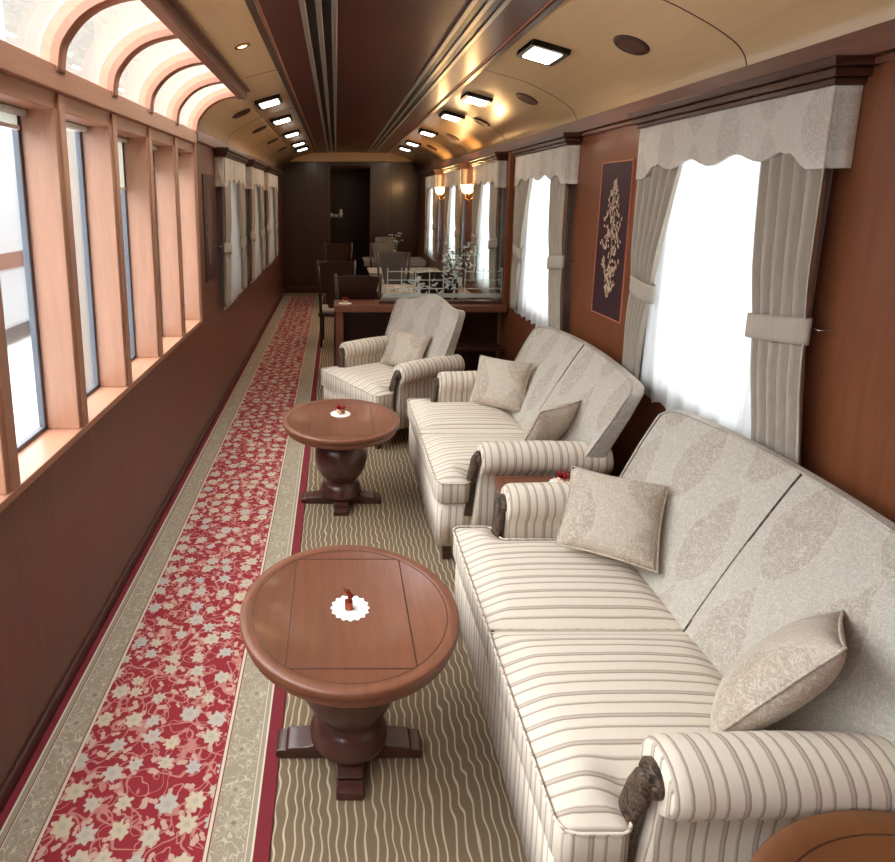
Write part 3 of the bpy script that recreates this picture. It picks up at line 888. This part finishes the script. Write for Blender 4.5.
def upholstered(name, label, cat, W, D, loc, rz, group, nseat=2, zseat=.455, back=None, arm_x=None, legz=.10, armtop=.648):
    """front at y=0, W = half width of the seat front"""
    t = thing(name, label, cat, loc, rz, group)
    ax = arm_x; ar = .078
    inner = ax-.075
    yb = D
    # seat cushions
    if nseat == 2:
        for s in (1, -1):
            pts = [(-.010, 0), (W, 0), (W, .165), (inner, .19), (inner, yb), (-.010, yb)]
            rd = [0.004, .05, .03, .01, .02, .004]
            o = rounded(pts, rd)
            if s < 0: o = [(-x, y) for x, y in reversed(o)]
            c = seat_cushion(o, .335, zseat-.006, .048, (s*.28, .175)).build('seat_cushion', 'stripe_x', t)
            pp = MB(); path = [(x, y, zseat-.006) for x, y in o]; pp.tube(path, .0042, 6, closed=True); pp.build('piping', 'stripe_x', c)
    else:
        pts = [(-W, 0), (W, 0), (W, .165), (inner, .19), (inner, yb), (-inner, yb), (-inner, .19), (-W, .165)]
        o = rounded(pts, [.05, .05, .03, .01, .02, .02, .01, .03])
        c = seat_cushion(o, .30, zseat-.006, .045, (0, .175)).build('seat_cushion', 'stripe_x', t)
        for zz in (zseat-.006, .31):
            pp = MB(); pp.tube([(x, y, zz) for x, y in o], .0042, 6, closed=True); pp.build('piping', 'stripe_x', c)
    zc0 = .335 if nseat == 2 else .30
    # apron
    m = MB()
    o = rounded([(-W+.015, .012), (W-.015, .012), (W-.015, .16), (ax-.03, .2), (ax-.03, D+.2), (-ax+.03, D+.2), (-ax+.03, .2), (-W+.015, .16)], [.05, .05, .03, .02, .02, .02, .02, .03])
    m.prism(o, lambda p, q: (p[0], p[1], q), legz, zc0, True)
    m.build('apron', 'stripe_x', t)
    # arms: rolled profile along y
    ytop = D+.17
    for s in (-1, 1):
        pf = [(ax-.055, legz+.005), (ax-.06, .42), (ax-.052, .50)]
        for j in range(15):
            a = math.radians(215 - j*(215+55)/14)
            pf.append((ax+.0+ar*math.cos(a), armtop-ar+ar*math.sin(a)))
        pf += [(ax+.028, armtop-2*ar+.0), (ax+.022, .42), (ax+.03, .30), (ax+.035, legz+.005)]
        mm = MB()
        N = 14; rings = []
        for j in range(N+1):
            v = j/N; y = .215 + (ytop-.215)*v
            fr = 1.0
            if j == 0: fr = .86
            elif j == 1: y = .215+.012; fr = .97
            elif j == 2: y = .215+.035; fr = 1
            rise = .012*math.sin(v*PI)
            cx2, cz2 = ax-.01, armtop-ar
            ring = []
            for (x, z) in pf:
                bow = -.045*max(0, (.45-z)/.35)*max(0, 1-v*3)
                zz = z if z < .3 else cz2+(z-cz2)*fr
                ring.append((s*(cx2+(x-cx2)*fr), y+bow*(1 if z < .45 else 0)+0, zz+rise*(z > .45)))
            rings.append(ring)
        mm.rings(rings, True); a_o = mm.build('arm', 'stripe_y', t)
        # carved front of the arm: scroll plus sweeping post
        cm = MB()
        zc2 = armtop-ar
        path = [(s*(ax+.016), .200, zc2+.030), (s*(ax+.0), .193, zc2+.0), (s*(ax-.014), .190, zc2-.05), (s*(ax-.026), .182, zc2-.11), (s*(ax-.022), .172, zc2-.17), (s*(ax-.01), .165, zc2-.23), (s*(ax+.006), .165, zc2-.30)]
        rings = []
        Wd = [.012, .028, .036, .034, .028, .020, .012]
        for (p, w) in zip(path, Wd):
            rings.append([(p[0]+w*math.cos(2*PI*i/14), p[1]+.022*math.sin(2*PI*i/14), p[2]) for i in range(14)])
        cm.rings(rings, True)
        # scroll disc
        cm.rings([[(s*ax+rr*math.cos(2*PI*i/20), yy, zc2+rr*math.sin(2*PI*i/20)) for i in range(20)] for rr, yy in ((.040, .215), (.040, .202), (.030, .192), (.022, .196), (.012, .188), (.002, .186))], True)
        cm.build('carved_arm_post', 'carved', t)
    # back
    zlo = .30; H, crownz, camel, th = back['top'], back['crown'], back['camel'], .085
    BW = back['w']; rec = back['rec']; y0b = D-.02
    def topz(x):
        u = abs(x)/BW
        if camel:
            if u < .78: z = H + crownz*(.5+.5*math.cos(PI*u/.78))**.9
            else: z = H + .004*math.sin((u-.78)/.22*PI)
            return z
        return H + crownz*(1-u*u)
    NX, NZ = 40, 18
    rb = .03
    def halfw(f):                                      # f 0 bottom, 1 top
        w = BW*(.93+.07*min(1, f*1.3))
        return w
    def P(u, f, front):
        x = u*halfw(f)
        z = zlo + (topz(x)-zlo)*f
        # rounded top corners
        e = max(0, abs(u)-.90)/.10
        z -= (f**6)*rb*(1-math.sqrt(max(0, 1-e*e)))
        lean = y0b + rec*(z-.45)/.5
        puff = .03*(1-u**4)*math.sin(PI*min(1, max(.0, f)))**.7
        wrap = -.03*abs(u)**6
        if front: 
            if back.get('seam') and abs(x) < .02: puff *= .55
            return (x, lean-puff+wrap, z)
        return (x, lean+th*(1-.62*f)+.01, z)
    mm = MB(); us = [-1+2*i/NX for i in range(NX+1)]; fs = [j/NZ for j in range(NZ+1)]
    loops = []
    V = []; idx = {}
    for fr in (0, 1):
        for j, f in enumerate(fs):
            for i, u in enumerate(us):
                idx[fr, j, i] = len(V); V.append(P(u, f, fr == 0))
    F = []
    for fr in (0, 1):
        for j in range(NZ):
            for i in range(NX):
                q = (idx[fr, j, i], idx[fr, j, i+1], idx[fr, j+1, i+1], idx[fr, j+1, i]); F.append(q if fr == 0 else q[::-1])
    for j in range(NZ):
        for i, sg in ((0, 1), (NX, -1)):
            q = (idx[0, j, i], idx[0, j+1, i], idx[1, j+1, i], idx[1, j, i]); F.append(q if sg > 0 else q[::-1])
    for i in range(NX):
        F.append((idx[0, NZ, i], idx[0, NZ, i+1], idx[1, NZ, i+1], idx[1, NZ, i])); F.append((idx[0, 0, i+1], idx[0, 0, i], idx[1, 0, i], idx[1, 0, i+1]))
    mm.add(V, F, True)
    bo = mm.build('backrest', 'damask', t, bevel=.016, seg=3)
    # piping round the front edge of the back, and the centre seam
    pp = MB()
    path = [P(-1, f, True) for f in fs[4:]] + [P(u, 1, True) for u in us[1:]] + [P(1, f, True) for f in reversed(fs[4:-1])]
    pp.tube([(p[0]*.995, p[1]-.002, p[2]-.002) for p in path], .0045, 6); pp.build('piping', 'damask', bo)
    if back.get('seam'):
        sm = MB(); sm.tube([(0, P(0, f, True)[1]-.0015, P(0, f, True)[2]) for f in fs[3:]], .0035, 6); sm.build('seam', 'carved', bo)
    # legs
    for s in (-1, 1):
        for (x, y) in ((W-.07, .07), (ax-.06, D+.12)):
            lm = MB(); a, b2 = .026, .018
            rings = []
            for (z, w) in ((0, b2), (.03, b2+.002), (legz+.01, a)):
                rings.append([(s*x-w, y-w, z), (s*x+w, y-w, z), (s*x+w, y+w, z), (s*x-w, y+w, z)])
            lm.rings(rings, False); lm.build('leg', 'table_dk', t, bevel=.003)
    return t
sofa_back = dict(top=.965, crown=.04, camel=False, w=.70, rec=.27, seam=True)
s1 = upholstered('sofa', 'cream striped two seat sofa with damask back, the near one', 'sofa', .635, .675, (.50, 1.74, 0), -PI/2, 'striped sofas along the windows', 2, .455, sofa_back, .61)
s2 = dup(s1, 'cream striped two seat sofa with damask back, the far one behind the small side table', (.50, 3.40, 0), -PI/2)
chair_back = dict(top=.975, crown=.075, camel=True, w=.405, rec=.20, seam=False)
A = math.radians(31)
ch = upholstered('armchair', 'grey striped armchair with arched damask back in front of the glass partition', 'armchair', .415, .63, (.075, 4.475, 0), A-PI/2, None, 1, .44, chair_back, .39, legz=.14, armtop=.635)

# pillows
def pillow(label, ctr, Rv, Uv, w, h, th=.065, puff=1.0):
    m = MB(); N = 22
    def f(sgn):
        def g(u, v):
            a, b = 2*u-1, 2*v-1
            k4 = (1-abs(a)**2.6)*(1-abs(b)**2.6)
            z = sgn*th*max(0, k4)**.55
            pin = .93+.07*(a*a*b*b)**.5
            ex = 1-.07*(1-b*b)*0
            x = a*w/2*(1-.06*(1-b*b)*0 - .05*(1-abs(b))*abs(a)**3*0); 
            x = a*w/2*(.94+.06*abs(b)**2); y = b*h/2*(.94+.06*abs(a)**2)
            return (x, y, z)
        return g
    m.grid(f(1), N, N); m.grid(f(-1), N, N)
    o = m.build('throw_pillow', 'damask_p')
    pp = MB(); path = []
    for (a0, b0, a1, b1) in ((-1, -1, 1, -1), (1, -1, 1, 1), (1, 1, -1, 1), (-1, 1, -1, -1)):
        for j in range(14):
            q = j/14; a = a0+(a1-a0)*q; b = b0+(b1-b0)*q
            path.append((a*w/2*(.94+.06*abs(b)**2), b*h/2*(.94+.06*abs(a)**2), 0))
    pp.tube(path, .004, 6, closed=True); pp.build('piping', 'damask_p', o)
    Rv = Vector(Rv).normalized(); Uv = Vector(Uv); Uv = (Uv-Rv*Uv.dot(Rv)).normalized(); Nv = Rv.cross(Uv)
    mt = Matrix((Rv, Uv, Nv)).transposed().to_4x4(); mt.translation = Vector(ctr); o.matrix_world = mt
    tag(o, label, 'pillow', 'damask throw pillows')
    return o
pillow('damask throw pillow lying at the far end of the near sofa', (1.06, 2.12, .645), (.30, -.20, .01), (.27, .15, .26), .35, .33)
pillow('damask throw pillow seen on edge behind the near arm of the near sofa', (1.11, 1.315, .67), (.62, .72, -.25), (.35, -.05, .42), .30, .40)
pillow('damask throw pillow at the far end of the far sofa', (1.08, 3.78, .645), (.28, -.24, .01), (.12, .10, .30), .37, .33)
pillow('damask throw pillow leaning at the near arm of the far sofa', (1.13, 3.02, .64), (.26, .16, 0), (.14, -.10, .32), .32, .32)
pillow('small damask throw pillow standing in the armchair', (.565, 4.765, .615), (.62, -.78, .05), (.16, .10, .30), .43, .31)

# ------------------------------------------------------------------ side tables between the seats
def side_table(label, loc):
    t = thing('side_table', label, 'side table', loc, group='square side tables between the seats')
    MB().box(0, .60, -.118, .118, .495, .53).build('table_top', 'table', t, bevel=.006)
    m = MB()
    for y in (-.095, .092): m.box(.03, .57, y, y+.003, .53, .5308)
    for x in (.03, .567): m.box(x, x+.003, -.095, .095, .53, .5308)
    m.build('inlay', 'inlay', t)
    MB().box(.02, .58, -.10, .10, .06, .495).build('body', 'table', t, bevel=.003)
    MB().box(.03, .57, -.09, .09, 0, .06).build('plinth', 'table_dk', t)
    return t
side_table('small wooden side table between the two sofas', (.76, 2.57, 0))
side_table('small wooden side table between the far sofa and the armchair', (.80, 4.225, 0))
ornament('the side table between the two sofas', (1.06, 2.60, .531), 'bundle', 0)
ornament('the side table behind the far sofa', (1.03, 4.26, .531), 'bundle', 1.0)

# ------------------------------------------------------------------ console with glass partition
YP = 5.42
t = thing('console_table', 'long dark wooden console dividing the lounge from the dining area', 'console table', (.78, YP, 0))
MB().box(-.80, .80, 0, .34, .80, .865).build('table_top', 'table', t, bevel=.008)
for x in (-.78, -.12): MB().box(x, x+.07, .02, .30, 0, .80).build('leg', 'table', t, bevel=.004)
MB().box(-.80, .80, .30, .33, .10, .80).build('back_panel', 'dark', t)
MB().box(-.05, .79, .03, .30, .42, .45).build('shelf', 'table_dk', t, bevel=.003)
MB().box(-.05, .79, .03, .30, .02, .06).build('shelf', 'table_dk', t, bevel=.003)
p = thing('glass_partition', 'etched glass screen with a wooden post standing on the console', 'partition', (.78, YP+.10, .8655))
MB().box(.775, .82, -.03, .03, 0, 1.38).build('post', 'wall', p, bevel=.005)
MB().box(-.36, .775, -.004, .004, .03, .62).build('glass_panel', 'glass2', p)
MB().box(-.38, .775, -.012, .012, 0, .03).build('rail', 'dark_y', p, bevel=.003)
e = MB(); yf, yb_ = -.0075, -.0045
for (x0, x1) in ((-.30, .22), (.42, .76)):
    for z in (.14, .22, .30): e.box(x0, x1, yf, yb_, z, z+.010)
    nn = int((x1-x0)/.13)
    for j in range(nn+1):
        x = x0+(x1-x0)*j/nn; e.box(x-.005, x+.005, yf, yb_, .10, .34)
e.box(-.34, .76, yf, yb_, .06, .10)
rr = random.Random(4)
def blob(cx_, cz_, n_, rx, rz_, ls):
    for j in range(n_):
        a = rr.random()*2*PI; d = math.sqrt(rr.random()); x = cx_+d*rx*math.cos(a); z = cz_+d*rz_*math.sin(a); th = rr.random()*PI; L = ls*rr.uniform(.6, 1.3); W = L*.32
        P = [(x+L*u*math.cos(th)-W*v*math.sin(th), z+L*u*math.sin(th)+W*v*math.cos(th)) for u, v in ((-1, 0), (-.4, .8), (.4, .8), (1, 0), (.4, -.8), (-.4, -.8))]
        yo2 = yf-.0002*j
        e.prism(P, lambda p_, q: (p_[0], q, min(.60, max(.04, p_[1]))), yf, yb_)
blob(.30, .32, 60, .10, .22, .03)
blob(.05, .16, 40, .22, .09, .03)
blob(.46, .46, 30, .07, .12, .022)
e.build('etched_garden_scene', 'etched', p)
ornament('the dark console in front of the dining chairs', (.085, YP+.12, .866), 'bundle', .7)

# ------------------------------------------------------------------ dining area
def dining_table(label, loc, w, d):
    t = thing('dining_table', label, 'dining table', loc, group='dining tables')
    MB().box(-w/2, w/2, -d/2, d/2, .715, .75).build('table_top', 'table_dk', t, bevel=.006)
    MB().box(w/2-.06, w/2-.02, -d/2+.05, d/2-.05, .0, .715).build('wall_support', 'dark', t)
    MB().box(-w/2+.12, -w/2+.18, -.06, .06, 0, .715).build('leg', 'table_dk', t, bevel=.004)
    return t
DT = [(1.04, 7.2), (1.04, 9.05), (1.04, 10.75)]
for j, (x, y) in enumerate(DT):
    dining_table(['dining table nearest the glass partition', 'middle dining table with a light cloth', 'dining table nearest the end wall'][j], (x, y, 0), 1.1, .72)
    m = MB(); m.box(-.55, .53, -.36, .36, 0, .004); m.box(-.55, .53, -.366, -.36, -.09, .004)
    o = m.build('tablecloth', 'linen_w'); o.location = (x, y, .7502)
    tag(o, 'pale tablecloth on the dining table ' + ['nearest the glass partition', 'in the middle of the row', 'nearest the end wall'][j], 'tablecloth', 'pale tablecloths')
def dining_chair():
    t = thing('dining_chair', '', 'chair', group='dark wooden dining chairs')
    for s in (-1, 1):
        m = MB(); m.tube([(s*.19, .20, 0), (s*.195, .19, .42), (s*.205, .215, .75), (s*.225, .26, 1.10)], [.017, .019, .018, .016], 8); m.build('leg', 'chair_wood', t)
        m = MB(); m.tube([(s*.20, -.21, 0), (s*.20, -.21, .42)], [.014, .020], 8); m.build('leg', 'chair_wood', t)
    MB().box(-.23, .23, -.23, .20, .39, .43).build('seat_frame', 'chair_wood', t, bevel=.006)
    m = MB(); m.box(-.215, .215, -.215, .185, .43, .475); m.build('seat', 'damask', t, bevel=.02, seg=3)
    m = MB()
    pol = [(-.10, .50), (.10, .50), (.13, .70), (.205, 1.04), (.215, 1.08), (.10, 1.095), (0, 1.10), (-.10, 1.095), (-.215, 1.08), (-.205, 1.04), (-.13, .70)]
    m.prism(pol, lambda p_, q: (p_[0], q+.19+.13*(max(0, p_[1]-.45)/.65)**1.3-.02, p_[1]), 0, .022)
    m.build('backrest', 'chair_wood', t, bevel=.004)
    return t
dc = dining_chair()
dc['label'] = 'dark fan backed dining chair just behind the console'; dc.location = (.22, 6.12, 0); dc.rotation_euler = (0, 0, PI)
for lab, x, y, rz in (('dark dining chair turned to the aisle beyond the fan backed chair', .02, 7.45, PI*.98),
                      ('dark dining chair farthest down the aisle by the doorway', .04, 10.2, PI),
                      ('dark dining chair tucked at the wall side behind the console', 1.05, 6.42, PI),
                      ('dark dining chair between the first and middle dining tables', .80, 8.05, 0),
                      ('dark dining chair between the middle and last dining tables', .80, 9.9, 0),
                      ('dark dining chair by the end wall', .95, 11.25, 0)):
    o = dup(dc, lab, (x, y, 0), rz)
def cups(lab, x, y, z, s=1):
    t = thing('table_setting', lab, 'crockery', (x, y, z), group='white crockery in the dining area')
    MB().lathe([(.05, 0), (.075, .004), (.078, .007), (.0, .004)], n=24).build('saucer', 'porcelain', t)
    MB().lathe([(.022, .006), (.036, .03), (.040, .06), (.036, .06), (.03, .02), (.0, .014)], n=20).build('cup', 'porcelain', t)
cups('white cup and saucer on the first dining table', .72, 7.0, .7545)
cups('white cup and saucer at the wall end of the first dining table', 1.25, 7.15, .7545)
cups('white cup and saucer on the middle dining table', .85, 8.95, .7545)
def flowers(lab, loc, hgt, n_, sp, seed, mat='porcelain'):
    q = random.Random(seed)
    t = thing('flower_vase', lab, 'vase of flowers', loc, group='vases of white flowers')
    MB().lathe([(.035, 0), (.05, .03), (.045, .09), (.025, .14), (.035, .16), (.03, .16), (.02, .14)], n=24).build('vase', 'porcelain', t)
    st = MB(); hd = MB()
    for j in range(n_):
        a = q.random()*2*PI; d = q.random()*sp; tx, ty, tz = d*math.cos(a), d*math.sin(a)*.7, .16+hgt*q.uniform(.35, 1)
        st.tube([(0, 0, .12), (tx*.4, ty*.4, .12+(tz-.12)*.6), (tx, ty, tz)], .0025, 5)
        for b in range(6):
            c2 = 2*PI*b/6; ca, sa = math.cos(c2), math.sin(c2)
            hd.tube([(tx, ty, tz), (tx+ca*.012, ty+sa*.012, tz+.014), (tx+ca*.028, ty+sa*.028, tz+.008)], [.004, .009, .001], 5)
    st.build('stems', 'leafy', t); hd.build('blossoms', mat, t)
flowers('vase of white flowers on the first dining table at the wall', (1.42, 7.2, .7545), .38, 26, .17, 2, 'linen_w')
flowers('vase of white flowers on the last dining table before the end wall', (1.05, 10.8, .7545), .30, 14, .16, 5)
sh = MB(); sh.box(-.43, .15, Y1+.5, Y1+.8, 1.42, 1.45)
tag(sh.build('wall_shelf', 'dark'), 'dark shelf seen through the doorway', 'shelf')
for j, (x, w, h) in enumerate(((-.10, .05, .08), (.0, .06, .06), (.10, .04, .16))):
    t = thing('shelf_jug', ['short white jug at the hidden end of the dark pantry shelf', 'low white bowl in the middle of the pantry shelf', 'tall white jug on the dark pantry shelf'][j], 'crockery', (x, Y1+.6, 1.4505), group='white crockery on the pantry shelf')
    MB().lathe([(w*.6, 0), (w, h*.4), (w*.7, h*.8), (w*.8, h), (w*.7, h), (w*.5, h*.6), (.0, h*.2)], n=20).build('vessel', 'porcelain', t)

# sconces
for j, y in enumerate((6.95, 8.78)):
    t = thing('wall_sconce', ['glowing brass wall sconce between the first and second dining windows', 'glowing brass wall sconce between the second and last dining windows'][j], 'wall lamp', (XR, y, 1.86), group='glowing brass sconces')
    MB().lathe([(.045, 0), (.045, .01), (.02, .02)], n=20).build('backplate', 'brass', t)
    t.children[0].rotation_euler = (0, -PI/2, 0)
    for s in (-1, 1):
        m = MB(); m.tube([(-.01, 0, 0), (-.06, s*.04, -.05), (-.10, s*.09, -.03), (-.10, s*.09, .03)], .006, 8); arm = m.build('bracket', 'brass', t)
        m = MB(); m.lathe([(.02, .03), (.04, .05), (.052, .09), (.058, .13), (.054, .13), (.046, .09), (.03, .055), (.0, .045)], (-.10, s*.09, 0), 20); m.build('shade', 'sconce', t)
    L = bpy.data.lights.new('sconce_light', 'POINT'); L.energy = 14; L.color = (1, .58, .24); L.shadow_soft_size = .05
    lo = bpy.data.objects.new('sconce_light', L); C.objects.link(lo); lo.location = (XR-.10, y, 2.08)

# ------------------------------------------------------------------ daylight
w = bpy.data.worlds.new('overcast'); scene.world = w; w.use_nodes = True
nt_ = w.node_tree; bg = nt_.nodes['Background']; bg.inputs[0].default_value = (.92, .96, 1.0, 1); 
tc = nt_.nodes.new('ShaderNodeTexCoord'); sx = nt_.nodes.new('ShaderNodeSeparateXYZ'); nt_.links.new(tc.outputs['Generated'], sx.inputs[0])
ma = nt_.nodes.new('ShaderNodeMath'); ma.operation = 'MAXIMUM'; nt_.links.new(sx.outputs[2], ma.inputs[0]); ma.inputs[1].default_value = 0
mb_ = nt_.nodes.new('ShaderNodeMath'); mb_.operation = 'MULTIPLY_ADD'; nt_.links.new(ma.outputs[0], mb_.inputs[0]); mb_.inputs[1].default_value = 14.0; mb_.inputs[2].default_value = 4.4
nt_.links.new(mb_.outputs[0], bg.inputs[1])
def portal(loc, rot_, sx, sy):
    L = bpy.data.lights.new('window_portal', 'AREA'); L.shape = 'RECTANGLE'; L.size = sx; L.size_y = sy; L.cycles.is_portal = True
    o = bpy.data.objects.new('window_portal', L); C.objects.link(o); o.location = loc; o.rotation_euler = rot_
portal((XL-.17, 1.43, 1.55), (0, -PI/2, 0), 1.25, 6.1)      # faces +X
portal((-.99, 1.43, 2.62), (0, -math.radians(38), 0), .62, 6.1)
for (a, b, c, d) in RW: portal((XR+.12, (a+b)/2, (c+d)/2), (0, PI/2, 0), d-c, b-a)
for (a, b, c, d) in LW: portal((XL-.12, (a+b)/2, (c+d)/2), (0, -PI/2, 0), d-c, b-a)

# ------------------------------------------------------------------ camera
cd = bpy.data.cameras.new('camera'); cam = bpy.data.objects.new('camera', cd); C.objects.link(cam)
cam.location = (0, 0, 1.85); cam.rotation_euler = (PI/2-.1784, 0, 0)
cd.sensor_fit = 'HORIZONTAL'; cd.sensor_width = 36; cd.lens = 598/895*36
cd.shift_x = (447.5-336)/895; cd.shift_y = (304.9-431)/895; cd.clip_start = .02; cd.clip_end = 200
scene.camera = cam
scene.view_settings.view_transform = 'Standard'; scene.view_settings.look = 'None'; scene.view_settings.exposure = 0.1; scene.view_settings.gamma = 1
scene.view_settings.use_curve_mapping = False
cy = scene.cycles
cy.use_denoising = True; cy.max_bounces = 10; cy.diffuse_bounces = 5; cy.glossy_bounces = 4; cy.transparent_max_bounces = 16; cy.transmission_bounces = 6
cy.sample_clamp_indirect = 6; cy.caustics_reflective = False; cy.caustics_refractive = False
